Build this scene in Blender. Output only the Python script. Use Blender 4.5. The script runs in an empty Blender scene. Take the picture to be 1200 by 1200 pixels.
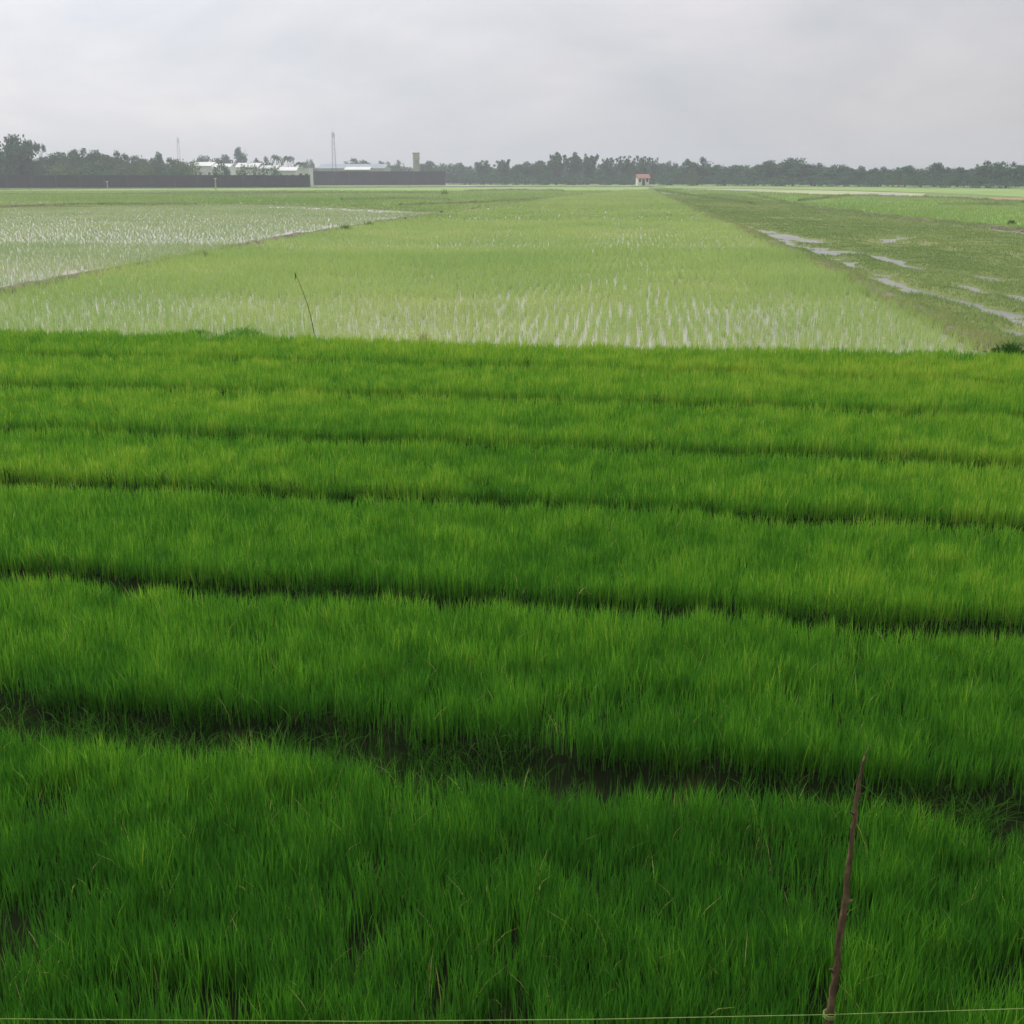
import bpy, math, random
import numpy as np
from mathutils import Vector
random.seed(7); RS = np.random.RandomState(11)
S = bpy.context.scene
COL = S.collection
# ------------------------------------------------------------------ camera
H = 2.75; F = 1350.0; PITCH = math.radians(16.2)
cam = bpy.data.cameras.new('camera'); co = bpy.data.objects.new('camera', cam); COL.objects.link(co)
co.location = (0, 0, H); co.rotation_euler = (math.pi/2-PITCH, 0, 0)
cam.angle = 2*math.atan(600/F); cam.clip_end = 6000; cam.clip_start = .05
S.camera = co
S.render.resolution_x = 1024; S.render.resolution_y = 1024
cp, sp = math.cos(PITCH), math.sin(PITCH)
def ray(px, py):
    u = (px-600)/F; v = -(py-600)/F
    return np.array([u, cp+v*sp, -sp+v*cp])
def g(px, py, z=0.0):                       # where the sight line through a photo point meets the ground
    d = ray(px, py); t = (z-H)/d[2]; return (d[0]*t, d[1]*t)
def at(px, py, Y):                          # a point at a known distance
    d = ray(px, py); t = Y/d[1]; return (d[0]*t, Y, H+d[2]*t)
HOR = 600-F*math.tan(PITCH)
# ------------------------------------------------------------------ noise
class VN:
    def __init__(s, seed, n=256):
        s.n = n; s.t = np.random.RandomState(seed).rand(n, n)
    def __call__(s, x, y, sc=1.0):
        x = np.asarray(x)/sc; y = np.asarray(y)/sc
        xi = np.floor(x).astype(int); yi = np.floor(y).astype(int)
        fx = x-xi; fy = y-yi; fx = fx*fx*(3-2*fx); fy = fy*fy*(3-2*fy)
        a = s.t[xi % s.n, yi % s.n]; b = s.t[(xi+1) % s.n, yi % s.n]
        c = s.t[xi % s.n, (yi+1) % s.n]; d = s.t[(xi+1) % s.n, (yi+1) % s.n]
        return (a*(1-fx)+b*fx)*(1-fy)+(c*(1-fx)+d*fx)*fy
N1, N2, N3, N4 = VN(1), VN(2), VN(3), VN(4)
def fbm(n, x, y, sc):
    return n(x, y, sc)*.5+n(x, y, sc*.47)*.3+n(x, y, sc*.21)*.2
# ------------------------------------------------------------------ materials
def mat(name):
    m = bpy.data.materials.new(name); m.use_nodes = True
    nt = m.node_tree
    for n in list(nt.nodes): nt.nodes.remove(n)
    out = nt.nodes.new('ShaderNodeOutputMaterial')
    return m, nt, out
def ramp(nt, fac, stops):
    r = nt.nodes.new('ShaderNodeValToRGB'); e = r.color_ramp.elements
    while len(e) < len(stops): e.new(.5)
    for i, (p, c) in enumerate(stops):
        e[i].position = p; e[i].color = (*c, 1)
    nt.links.new(fac, r.inputs[0]); return r.outputs[0]
def noise(nt, scale, detail=4, rough=.6, vec=None, dist=0):
    n = nt.nodes.new('ShaderNodeTexNoise'); n.inputs['Scale'].default_value = scale
    n.inputs['Detail'].default_value = detail; n.inputs['Roughness'].default_value = rough
    n.inputs['Distortion'].default_value = dist
    if vec is not None: nt.links.new(vec, n.inputs['Vector'])
    return n.outputs['Fac']
def pos(nt, scale=(1,1,1)):
    t = nt.nodes.new('ShaderNodeNewGeometry'); m = nt.nodes.new('ShaderNodeMapping')
    m.inputs['Scale'].default_value = scale; nt.links.new(t.outputs['Position'], m.inputs['Vector'])
    return m.outputs[0]
def surf(name, stops, scale=1, rough=.8, bump=0, bscale=None, vs=(1,1,1), detail=5, spec=.3, metal=0, dist=0):
    m, nt, out = mat(name)
    b = nt.nodes.new('ShaderNodeBsdfPrincipled'); v = pos(nt, vs)
    f = noise(nt, scale, detail, .62, v, dist)
    nt.links.new(ramp(nt, f, stops), b.inputs['Base Color'])
    b.inputs['Roughness'].default_value = rough; b.inputs['Specular IOR Level'].default_value = spec
    b.inputs['Metallic'].default_value = metal
    if bump:
        bn = nt.nodes.new('ShaderNodeBump'); bn.inputs['Strength'].default_value = 1
        bn.inputs['Distance'].default_value = bump
        nt.links.new(noise(nt, bscale or scale*4, 4, .6, pos(nt)), bn.inputs['Height'])
        nt.links.new(bn.outputs[0], b.inputs['Normal'])
    nt.links.new(b.outputs[0], out.inputs[0]); return m
def leaf(name, stops, trans=.4, gloss=.06, rough=.5, attr='v'):
    m, nt, out = mat(name)
    a = nt.nodes.new('ShaderNodeAttribute'); a.attribute_name = attr
    c = ramp(nt, a.outputs['Fac'], stops)
    d = nt.nodes.new('ShaderNodeBsdfDiffuse'); t = nt.nodes.new('ShaderNodeBsdfTranslucent')
    gl = nt.nodes.new('ShaderNodeBsdfGlossy'); gl.inputs['Roughness'].default_value = rough
    nt.links.new(c, d.inputs[0]); nt.links.new(c, t.inputs[0])
    gl.inputs[0].default_value = (.8, .8, .8, 1)
    m1 = nt.nodes.new('ShaderNodeMixShader'); m1.inputs[0].default_value = trans
    m2 = nt.nodes.new('ShaderNodeMixShader'); m2.inputs[0].default_value = gloss
    nt.links.new(d.outputs[0], m1.inputs[1]); nt.links.new(t.outputs[0], m1.inputs[2])
    nt.links.new(m1.outputs[0], m2.inputs[1]); nt.links.new(gl.outputs[0], m2.inputs[2])
    nt.links.new(m2.outputs[0], out.inputs[0]); return m
M = {}
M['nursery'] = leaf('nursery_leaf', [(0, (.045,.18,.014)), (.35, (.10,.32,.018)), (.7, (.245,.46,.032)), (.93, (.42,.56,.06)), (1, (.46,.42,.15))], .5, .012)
M['young'] = leaf('young_rice_leaf', [(0, (.29,.46,.13)), (.5, (.42,.57,.165)), (1, (.60,.66,.24))], .45, .06)
M['sparse'] = leaf('sparse_rice_leaf', [(0, (.29,.43,.18)), (.5, (.42,.53,.23)), (1, (.56,.60,.30))], .45, .07)
M['marsh'] = leaf('marsh_grass_leaf', [(0, (.16,.255,.07)), (.5, (.265,.365,.11)), (.85, (.375,.42,.15)), (1, (.40,.35,.19))], .4, .03)
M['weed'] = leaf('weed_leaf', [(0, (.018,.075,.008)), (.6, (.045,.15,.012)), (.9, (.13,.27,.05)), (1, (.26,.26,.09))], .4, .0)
M['bright'] = leaf('field_grass_leaf', [(0, (.20,.30,.09)), (.5, (.30,.40,.12)), (1, (.42,.48,.18))], .4, .03)
M['crown'] = leaf('tree_leaf', [(0, (.014,.065,.025)), (.5, (.032,.125,.042)), (1, (.07,.19,.055))], .25, .04)
M['crown_light'] = leaf('light_tree_leaf', [(0, (.045,.09,.025)), (.5, (.08,.15,.035)), (1, (.13,.21,.05))], .3, .04)
M['mud'] = surf('wet_mud', [(.3, (.007,.011,.004)), (.6, (.015,.020,.008)), (.8, (.045,.032,.018))], 3, .95, .02, 14, spec=.0)
M['bund'] = surf('bund_earth', [(.25, (.06,.055,.03)), (.5, (.14,.12,.075)), (.75, (.27,.23,.16))], 2.2, .85, .04, 9)
M['ground'] = surf('ground_soil_grass', [(.3, (.09,.15,.035)), (.5, (.14,.22,.05)), (.72, (.20,.25,.08))], .05, .9, vs=(1,.5,1))
M['f_green'] = surf('field_green', [(.3, (.19,.28,.09)), (.5, (.24,.35,.10)), (.72, (.32,.40,.14))], .12, .95, vs=(.6,.25,1), spec=.1)
M['f_bright'] = surf('field_bright', [(.3, (.17,.30,.07)), (.5, (.22,.38,.08)), (.72, (.30,.42,.12))], .15, .95, vs=(.6,.3,1), spec=.1)
M['f_olive'] = surf('field_olive', [(.3, (.12,.16,.05)), (.5, (.17,.21,.07)), (.72, (.25,.25,.11))], .3, .95, vs=(.6,.3,1), spec=.1)
M['f_pale'] = surf('field_pale', [(.3, (.24,.30,.13)), (.5, (.38,.40,.22)), (.72, (.50,.50,.34))], .15, .95, vs=(.5,.3,1), spec=.1)
M['f_brown'] = surf('field_brown', [(.3, (.22,.22,.10)), (.5, (.32,.24,.13)), (.72, (.40,.26,.15))], .12, .95, vs=(.6,.3,1), spec=.1)
def water(name, base, tr=.22):
    m, nt, out = mat(name)
    b = nt.nodes.new('ShaderNodeBsdfPrincipled')
    v = pos(nt)
    nt.links.new(ramp(nt, noise(nt, .35, 4, .6, v), base), b.inputs['Base Color'])
    b.inputs['Roughness'].default_value = tr; b.inputs['Specular IOR Level'].default_value = .6
    bn = nt.nodes.new('ShaderNodeBump'); bn.inputs['Strength'].default_value = .35; bn.inputs['Distance'].default_value = .01
    nt.links.new(noise(nt, 5, 3, .6, v), bn.inputs['Height']); nt.links.new(bn.outputs[0], b.inputs['Normal'])
    nt.links.new(b.outputs[0], out.inputs[0]); return m
M['water'] = water('muddy_water', [(.3, (.21,.21,.14)), (.7, (.33,.33,.23))])
M['wood'] = surf('stick_bark', [(.3, (.03,.020,.010)), (.5, (.085,.052,.026)), (.7, (.20,.14,.08))], 60, .8, .003, 90, vs=(1,1,.25))
M['string'] = surf('string_fibre', [(.3, (.12,.18,.04)), (.7, (.24,.30,.09))], 40, .7)
M['reed'] = surf('reed_stem', [(.3, (.07,.08,.03)), (.7, (.14,.15,.05))], 10, .8)
M['wall'] = surf('dark_wall', [(.3, (.035,.033,.042)), (.6, (.055,.05,.062)), (.8, (.085,.075,.085))], .35, .9, vs=(1,1,.6))
M['wall_cap'] = surf('wall_cap', [(.3, (.05,.045,.05)), (.7, (.10,.09,.09))], .5, .9)
M['white'] = surf('white_paint', [(.3, (.66,.67,.64)), (.7, (.82,.82,.79))], .6, .7)
M['cream'] = surf('cream_render', [(.3, (.42,.40,.31)), (.7, (.56,.53,.42))], .6, .8)
M['glass'] = surf('dark_pane', [(.3, (.02,.025,.03)), (.7, (.05,.06,.06))], 1, .2)
M['roof_grey'] = surf('grey_roof', [(.3, (.20,.24,.28)), (.7, (.30,.34,.38))], .5, .6, vs=(3,.3,1))
M['roof_white'] = surf('pale_roof', [(.3, (.6,.6,.58)), (.7, (.76,.76,.73))], .5, .6)
M['roof_red'] = surf('red_roof', [(.3, (.24,.10,.07)), (.7, (.36,.16,.11))], 1.2, .8)
M['steel'] = surf('galvanised_steel', [(.3, (.12,.12,.14)), (.7, (.22,.21,.24))], 2, .6, metal=.3)
M['trunk'] = surf('trunk_bark', [(.3, (.05,.04,.03)), (.7, (.14,.11,.08))], 2, .9)
# ------------------------------------------------------------------ mesh helpers
def np_mesh(name, V, faces, m, attrs=None):
    """faces: list of int arrays (n,k)"""
    me = bpy.data.meshes.new(name)
    V = np.asarray(V, dtype=np.float32)
    me.vertices.add(len(V)); me.vertices.foreach_set('co', V.ravel())
    loops = np.concatenate([f.ravel() for f in faces]).astype(np.int32)
    tot = np.concatenate([np.full(len(f), f.shape[1]) for f in faces])
    st = np.concatenate([[0], np.cumsum(tot)[:-1]]).astype(np.int32)
    me.loops.add(len(loops)); me.loops.foreach_set('vertex_index', loops)
    me.polygons.add(len(tot)); me.polygons.foreach_set('loop_start', st)
    for k, a in (attrs or {}).items():
        at_ = me.attributes.new(k, 'FLOAT', 'POINT'); at_.data.foreach_set('value', np.asarray(a, dtype=np.float32))
    me.materials.append(m); me.update(calc_edges=True); me.validate()
    return me
def link(name, me, parent=None):
    o = bpy.data.objects.new(name, me); COL.objects.link(o); o.parent = parent; return o
def tag(o, label=None, cat=None, group=None, kind=None):
    if label: o['label'] = label
    if cat: o['category'] = cat
    if group: o['group'] = group
    if kind: o['kind'] = kind
    return o
def empty(name, loc, rz=0, label=None, cat=None, group=None):
    o = bpy.data.objects.new(name, None); COL.objects.link(o); o.location = loc; o.rotation_euler = (0,0,rz)
    o.empty_display_size = .3
    return tag(o, label, cat, group)
def copy_tree(o, parent=None):
    c = o.copy(); COL.objects.link(c); c.parent = parent
    for ch in o.children: copy_tree(ch, c)
    return c
class MB:
    def __init__(s): s.v = []; s.f = []
    def quad(s, *p):
        i = len(s.v); s.v += [tuple(q) for q in p]; s.f.append(tuple(range(i, i+len(p))))
    def box(s, x0, x1, y0, y1, z0, z1):
        i = len(s.v); s.v += [(x,y,z) for z in (z0,z1) for x,y in ((x0,y0),(x1,y0),(x1,y1),(x0,y1))]
        for f in ((3,2,1,0),(4,5,6,7),(0,1,5,4),(1,2,6,5),(2,3,7,6),(3,0,4,7)): s.f.append(tuple(i+k for k in f))
        return s
    def tube(s, pts, rad, n=8, cap=True):
        pts = [Vector(p) for p in pts]; base = len(s.v)
        if not hasattr(rad, '__len__'): rad = [rad]*len(pts)
        for k, p in enumerate(pts):
            t = (pts[min(k+1, len(pts)-1)]-pts[max(k-1, 0)]).normalized()
            a = t.cross(Vector((0,1,0.01)) if abs(t.y) < .9 else Vector((0,0,1))).normalized(); b = t.cross(a)
            for j in range(n):
                w = 2*math.pi*j/n; s.v.append(tuple(p+(a*math.cos(w)+b*math.sin(w))*rad[k]))
        for k in range(len(pts)-1):
            for j in range(n):
                s.f.append((base+k*n+j, base+k*n+(j+1)%n, base+(k+1)*n+(j+1)%n, base+(k+1)*n+j))
        if cap:
            s.f.append(tuple(base+j for j in reversed(range(n)))); e = base+(len(pts)-1)*n
            s.f.append(tuple(e+j for j in range(n)))
        return s
    def mesh(s, name, m, smooth=False):
        me = bpy.data.meshes.new(name); me.from_pydata(s.v, [], s.f); me.materials.append(m); me.update()
        if smooth:
            for p in me.polygons: p.use_smooth = True
        return me
    def build(s, name, m, parent=None, smooth=False):
        return link(name, s.mesh(name, m, smooth), parent)
def blades(name, P, h, w, lean, m, seg=2, val=None, lodir=None, bend=1.0):
    """one mesh of grass blades; P (n,3) roots, h heights, w widths, lean horizontal tip offset / height"""
    n = len(P); az = RS.rand(n)*2*np.pi if lodir is None else lodir
    fa = RS.rand(n)*np.pi
    L = np.stack([np.cos(az), np.sin(az)], 1)*(lean*h)[:, None]
    W = np.stack([np.cos(fa), np.sin(fa)], 1)*(w/2)[:, None]
    V = []; ts = np.linspace(0, 1, seg+1)
    for t in ts[:-1]:
        wd = (1-.25*t) if seg > 1 else 1
        c = np.zeros((n, 3)); c[:, :2] = P[:, :2]+L*(t**(1+bend)); c[:, 2] = P[:, 2]+h*(t-.28*lean*bend*t*t)
        a = c.copy(); a[:, :2] -= W*wd; b = c.copy(); b[:, :2] += W*wd; V += [a, b]
    c = np.zeros((n, 3)); c[:, :2] = P[:, :2]+L; c[:, 2] = P[:, 2]+h*(1-.28*lean*bend); V.append(c)
    k = 2*seg+1; V = np.stack(V, 1).reshape(-1, 3)
    b = np.arange(n)[:, None]*k; F_ = []
    q = [b+np.array([[2*i, 2*i+1, 2*i+3, 2*i+2]]) for i in range(seg-1)]
    if q: F_.append(np.concatenate(q))
    F_.append(b+np.array([[2*seg-2, 2*seg-1, 2*seg]]))
    if val is None: val = RS.rand(n)
    me = np_mesh(name, V, F_, m, {'v': np.repeat(np.clip(val, 0, 1), k)})
    return me
def inpoly(x, y, poly):
    r = np.zeros(len(x), bool); j = len(poly)-1
    for i in range(len(poly)):
        xi, yi = poly[i]; xj, yj = poly[j]
        if yi != yj:
            c = ((yi > y) != (yj > y)) & (x < (xj-xi)*(y-yi)/(yj-yi)+xi); r ^= c
        j = i
    return r
def infront(x, y, m=1.5, k=.50): return np.abs(x) < y*k+m
def sample(poly, dens, dmax=1e9, bins=40, maxr=None):
    """random points inside poly, density dens(d) per m2, thinned with distance, only near what the photo sees"""
    ys = [p[1] for p in poly]; y0, y1 = max(min(ys), .5), min(max(ys), dmax)
    edges = np.geomspace(y0, y1, bins+1); X = []; Y = []
    for a, b in zip(edges[:-1], edges[1:]):
        hw = b*.5+2; xs0 = max(-hw, min(p[0] for p in poly)); xs1 = min(hw, max(p[0] for p in poly))
        if xs1 <= xs0: continue
        n = int((b-a)*(xs1-xs0)*dens((a+b)/2))
        x = RS.uniform(xs0, xs1, n); y = RS.uniform(a, b, n)
        k = inpoly(x, y, poly); X.append(x[k]); Y.append(y[k])
    return np.concatenate(X), np.concatenate(Y)
def sheet(name, poly, z, m):
    s = MB(); s.quad(*[(x, y, z) for x, y in poly]); o = s.build(name, m)
    return tag(o, kind='structure')
# ------------------------------------------------------------------ ground + nursery soil
gm = MB(); gm.quad((-1500,-300,0),(1500,-300,0),(1500,1500,0),(-1500,1500,0))
tag(gm.build('ground', M['ground']), kind='structure')
# furrow centre lines, as read on the photo: they cross the beds and drift towards the camera on the right
FUR = [[(-300,795),(0,838),(430,880),(650,912),(900,930),(1200,952),(1500,985)],
       [(-300,660),(0,676),(300,697),(650,716),(900,730),(1200,752),(1500,775)],
       [(-300,560),(0,570),(300,584),(600,596),(900,612),(1200,628),(1500,648)],
       [(-300,500),(0,508),(300,518),(600,528),(900,539),(1200,553),(1500,566)],
       [(-300,452),(0,457),(300,464),(600,473),(900,483),(1200,496),(1500,506)],
       [(-300,418),(0,421),(300,427),(600,435),(900,444),(1200,456),(1500,465)]]
FUR = [[g(*p, .12) for p in f] for f in FUR]
EDGE = [g(*p, .20) for p in [(-500,374),(0,388),(500,402),(850,411),(1160,417),(1500,424)]]   # far edge of the nursery
GAPW = [.46, .38, .38, .40, .42, .38]
def yat(line, x):
    return np.interp(x, [p[0] for p in line], [p[1] for p in line])
def furrow(x, y):
    """0 on a bed, 1 in the middle of a furrow"""
    r = np.zeros(np.shape(x))
    for f, w in zip(FUR, GAPW):
        c = yat(f, x)+(N1(x, 0*x, 1.1)-.5)*.20+(N2(x, 0*x, .35)-.5)*.10
        ww = w*.5*(.72+.5*N3(x, 0*x, 1.3))
        r = np.maximum(r, np.clip((1.25-np.abs(y-c)/ww)*3, 0, 1))
    return r
def soil_z(x, y):
    f = furrow(x, y); return .11-.10*f+.03*(fbm(N2, x, y, .5)-.5)
nx, ny = 150, 260
gy = np.geomspace(1.2, 24, ny); U = np.linspace(-1, 1, nx)
YY, UU = np.meshgrid(gy, U, indexing='ij'); XX = UU*(YY*.62+2.5)
lim = yat(EDGE, XX)+.1
YC = np.minimum(YY, lim); ZZ = soil_z(XX, YC); ZZ = np.where(YY > lim, .012, ZZ)
idx = np.arange(nx*ny).reshape(ny, nx)
Fq = np.stack([idx[:-1,:-1], idx[:-1,1:], idx[1:,1:], idx[1:,:-1]], -1).reshape(-1, 4)
keep = (YY <= lim+.12)[:-1,:-1].ravel()
me = np_mesh('nursery_soil', np.stack([XX, YC, ZZ], -1).reshape(-1, 3), [Fq[keep]], M['mud'])
tag(link('nursery_soil', me), kind='structure')
# ------------------------------------------------------------------ nursery seedlings (near beds)
poly = [(-14, 1.5), (14, 1.5), (14, 24), (-14, 24)]
QX = 1.0
dens = lambda d: QX*min(9500, 9500*(4.5/d)**1.20)
x, y = sample(poly, dens, 23, 60)
e = yat(EDGE, x)+(N1(x, y*0, .5)-.5)*.35+(N2(x, y*0, .16)-.5)*.3+(N3(x, y*0, 2.1)-.5)*.4
k = (y < e) & infront(x, y, 2.0, .50); x, y = x[k], y[k]
f = furrow(x, y)
bare = fbm(N4, x, y, .55)                       # small bare spots
spots = np.zeros(len(x))
for (px, py, r) in [(440,1000,.10),(432,1085,.13),(15,1080,.16),(520,1135,.10),(500,905,.2),(300,1160,.06)]:
    cx, cy = g(px, py+60); spots = np.maximum(spots, np.exp(-(((x-cx)/r)**2+((y-cy)/(r*1.5))**2)))
keep = (RS.rand(len(x)) > np.clip(f*1.35-.1, 0, .96)) & (RS.rand(len(x)) > spots*.93) & ~((bare < .2) & (RS.rand(len(x)) < .6)) & ~((N2(x, y, .13)*.6+N3(x, y, .31)*.4 < .36) & (RS.rand(len(x)) < .75*np.clip((9-y)/4, 0, 1)))
x, y, f = x[keep], y[keep], f[keep]
n = len(x); d = y
z = soil_z(x, y)-.01
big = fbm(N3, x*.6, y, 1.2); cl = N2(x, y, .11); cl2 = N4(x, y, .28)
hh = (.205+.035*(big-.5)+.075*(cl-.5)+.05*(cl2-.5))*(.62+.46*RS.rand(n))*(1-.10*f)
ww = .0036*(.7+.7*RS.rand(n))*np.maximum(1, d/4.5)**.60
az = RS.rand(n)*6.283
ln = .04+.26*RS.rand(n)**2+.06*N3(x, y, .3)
vv = .42+.62*(fbm(N1, x*.35, y, 1.9)-.5)+.30*(cl-.5)+.25*(cl2-.5)+RS.randn(n)*.17+.024*(d-8)-.15*f-.13*np.clip((6.5-d)/3, 0, 1)  # tone darker near and in furrows, lighter far off: shading put into the colour
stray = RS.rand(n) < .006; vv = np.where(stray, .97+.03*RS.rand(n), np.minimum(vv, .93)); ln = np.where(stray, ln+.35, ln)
near = d < 8.5
P = np.stack([x, y, z], 1)
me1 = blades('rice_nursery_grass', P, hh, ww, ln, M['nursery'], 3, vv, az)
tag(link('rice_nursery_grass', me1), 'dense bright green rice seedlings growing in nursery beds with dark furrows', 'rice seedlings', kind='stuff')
print('nursery blades', n)
# weeds in the furrows: longer, arching
X = []; Y = []
for fi, (fl, cnt) in enumerate(zip(FUR, (420, 300, 300, 200, 120, 60))):
    xs = RS.uniform(fl[0][0], fl[-1][0], cnt); ys = yat(fl, xs)+RS.uniform(-.2, .26, cnt)
    kk = fbm(N2, xs, ys, .6) > (.36 if fi == 0 else .42); X.append(xs[kk]); Y.append(ys[kk])
X = np.concatenate(X); Y = np.concatenate(Y); per = 16
x = np.repeat(X, per)+RS.randn(len(X)*per)*.03; y = np.repeat(Y, per)+RS.randn(len(X)*per)*.03; n = len(x)
P = np.stack([x, y, soil_z(x, y)-.01], 1)
hh = np.repeat(RS.uniform(.07, .26, len(X)), per)*(.6+.5*RS.rand(n))
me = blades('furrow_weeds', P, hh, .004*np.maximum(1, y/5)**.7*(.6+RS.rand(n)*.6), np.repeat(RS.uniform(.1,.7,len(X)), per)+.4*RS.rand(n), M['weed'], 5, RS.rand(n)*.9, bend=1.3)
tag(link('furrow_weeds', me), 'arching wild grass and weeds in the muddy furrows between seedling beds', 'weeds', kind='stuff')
# ------------------------------------------------------------------ paddies
VPX = 742
Lb = [(-230,384),(0,346),(110,322),(235,301),(330,281),(430,264),(520,251),(640,234),(735,223)]   # left bund, photo points
Rb = [(1168,415),(1080,368),(1000,332),(930,298),(880,275),(820,249),(775,229),(766,223)]
LB = [g(*p) for p in Lb]; RB = [g(*p) for p in Rb]
mid = [LB[0]]+LB[1:]+RB[::-1]+[(EDGE[3][0], EDGE[3][1]+.1), (EDGE[2][0], EDGE[2][1]+.1), (EDGE[1][0], EDGE[1][1]+.1)]
midp = [g(-320,382)]+LB[1:]+RB[::-1]+[(p[0], p[1]+.02) for p in EDGE[4:0:-1]]
sheet('paddy_water', midp, .03, M['water'])
dirv = np.array(g(VPX, 222))-np.array(g(VPX-2, 400)); 
dv = ray(VPX, HOR); dv = np.array([dv[0], dv[1]]); dv /= np.linalg.norm(dv); pv = np.array([dv[1], -dv[0]])
def hills(poly, step_r, step_a, y0, y1, jit):
    """planting hills on a grid of rows that run along dv"""
    pts = np.array(poly); a = pts@dv; b = pts@pv
    A, B = np.meshgrid(np.arange(max(a.min(), y0*.9), min(a.max(), y1*1.15), step_a), np.arange(b.min(), b.max(), step_r), indexing='ij')
    A = A.ravel(); B = B.ravel()
    B = B+.03*np.sin(A*.21+B*.05)+.10*(N1(A, B, 3)-.5)+.12*(N2(A, B, .9)-.5)
    x = A*dv[0]+B*pv[0]+RS.randn(len(A))*jit; y = A*dv[1]+B*pv[1]+RS.randn(len(A))*jit*1.8
    k = inpoly(x, y, poly) & (y >= y0) & (y < y1) & infront(x, y, 3, .5)
    return x[k], y[k]
def plant(name, x, y, per, h0, w0, m, label, spread=.028, lean=.3, miss=.05, seg=2, sc=1., z0=.02, vb=0):
    k = RS.rand(len(x)) > miss+.5*np.clip(.42-fbm(N4, x, y, 3.5), 0, 1); x, y = x[k], y[k]
    hill = .75+.5*N2(x, y, 2.3)*sc; tone = .5+.7*(fbm(N3, x, y, 5)-.5)+vb; n0 = len(x)
    hs = h0*(.75+.4*RS.rand(n0))*hill
    x = np.repeat(x, per); y = np.repeat(y, per); n = len(x)
    x = x+RS.randn(n)*spread; y = y+RS.randn(n)*spread
    hh = np.repeat(hs, per)*(.65+.5*RS.rand(n)); tv = np.repeat(tone, per)+RS.randn(n)*.16
    P = np.stack([x, y, np.full(n, z0)], 1)
    w = w0*np.maximum(1, y/25)**.8*(.8+.5*RS.rand(n))
    return blades(name, P, hh, w, lean*(.3+RS.rand(n)), m, seg, tv)
def join_meshes(name, ms):
    V = []; F3 = []; F4 = []; A = []; off = 0
    for me in ms:
        n = len(me.vertices); v = np.empty(n*3, np.float32); me.vertices.foreach_get('co', v); V.append(v.reshape(-1,3))
        a = np.empty(n, np.float32); me.attributes['v'].data.foreach_get('value', a); A.append(a)
        st = np.empty(len(me.polygons), np.int32); me.polygons.foreach_get('loop_start', st)
        lv = np.empty(len(me.loops), np.int32); me.loops.foreach_get('vertex_index', lv)
        tt = np.diff(np.append(st, len(lv)))
        for t, L in ((3, F3), (4, F4)):
            s = st[tt == t]
            if len(s): L.append(lv[s[:,None]+np.arange(t)]+off)
        off += n
    fs = []
    if F4: fs.append(np.concatenate(F4))
    if F3: fs.append(np.concatenate(F3))
    m = ms[0].materials[0]
    out = np_mesh(name, np.concatenate(V), fs, m, {'v': np.concatenate(A)})
    for me in ms: bpy.data.meshes.remove(me)
    return out
OPEN = {'sparse_rice': [((370,276),(480,257),1.9), ((330,243.5),(520,250.5),1.6), ((0,340),(110,318),.3)]}
def paddy_rice(name, poly, m, label, rows, h0=.24):
    ms = []
    for (y0, y1, sr, sa, per, w, hk) in rows:
        x, y = hills(poly, sr, sa, y0, y1, (.034 if y0 < 60 else .16))
        for (a, b, hw) in OPEN.get(name, []):
            A = np.array(g(*a)); B = np.array(g(*b)); ab = B-A; t = np.clip(((x-A[0])*ab[0]+(y-A[1])*ab[1])/(ab@ab), 0, 1)
            dd = np.hypot(x-A[0]-t*ab[0], (y-A[1]-t*ab[1])*.6); k = (dd > hw*(.1+1.5*N2(x, y, 2.2))) | (RS.rand(len(x)) < .2); x, y = x[k], y[k]
        if len(x): ms.append(plant(name, x, y, per, h0*hk, w, m, label))
    o = link(name, join_meshes(name, ms)); print(name, len(o.data.polygons))
    return tag(o, label, 'rice plants', kind='stuff')
paddy_rice('transplanted_rice', midp, M['young'], 'pale yellow green young rice in long rows in the central flooded paddy',
   [(18, 27, .20, .15, 9, .0078, 1.05), (27, 45, .21, .15, 10, .0088, 1.25), (45, 75, .21, .24, 6, .010, 1), (75, 300, .33, .42, 6, .016, 1)], .22)
# left paddy: thinner rice, more water
back = [(-600,252),(0,245),(230,241),(330,241),(440,246),(520,250)]
BK = [g(*p) for p in back]
leftp = [g(-320,386)]+[(p[0]-.25, p[1]) for p in LB[1:6]]+[g(516,251.5)]+BK[::-1]
sheet('paddy_water', leftp, .034, M['water'])
paddy_rice('sparse_rice', leftp, M['sparse'], 'thin young rice standing in open water in the left paddy',
   [(18, 50, .23, .20, 6, .0085, 1.05), (50, 130, .30, .38, 5, .0115, .85)], .19)
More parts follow.
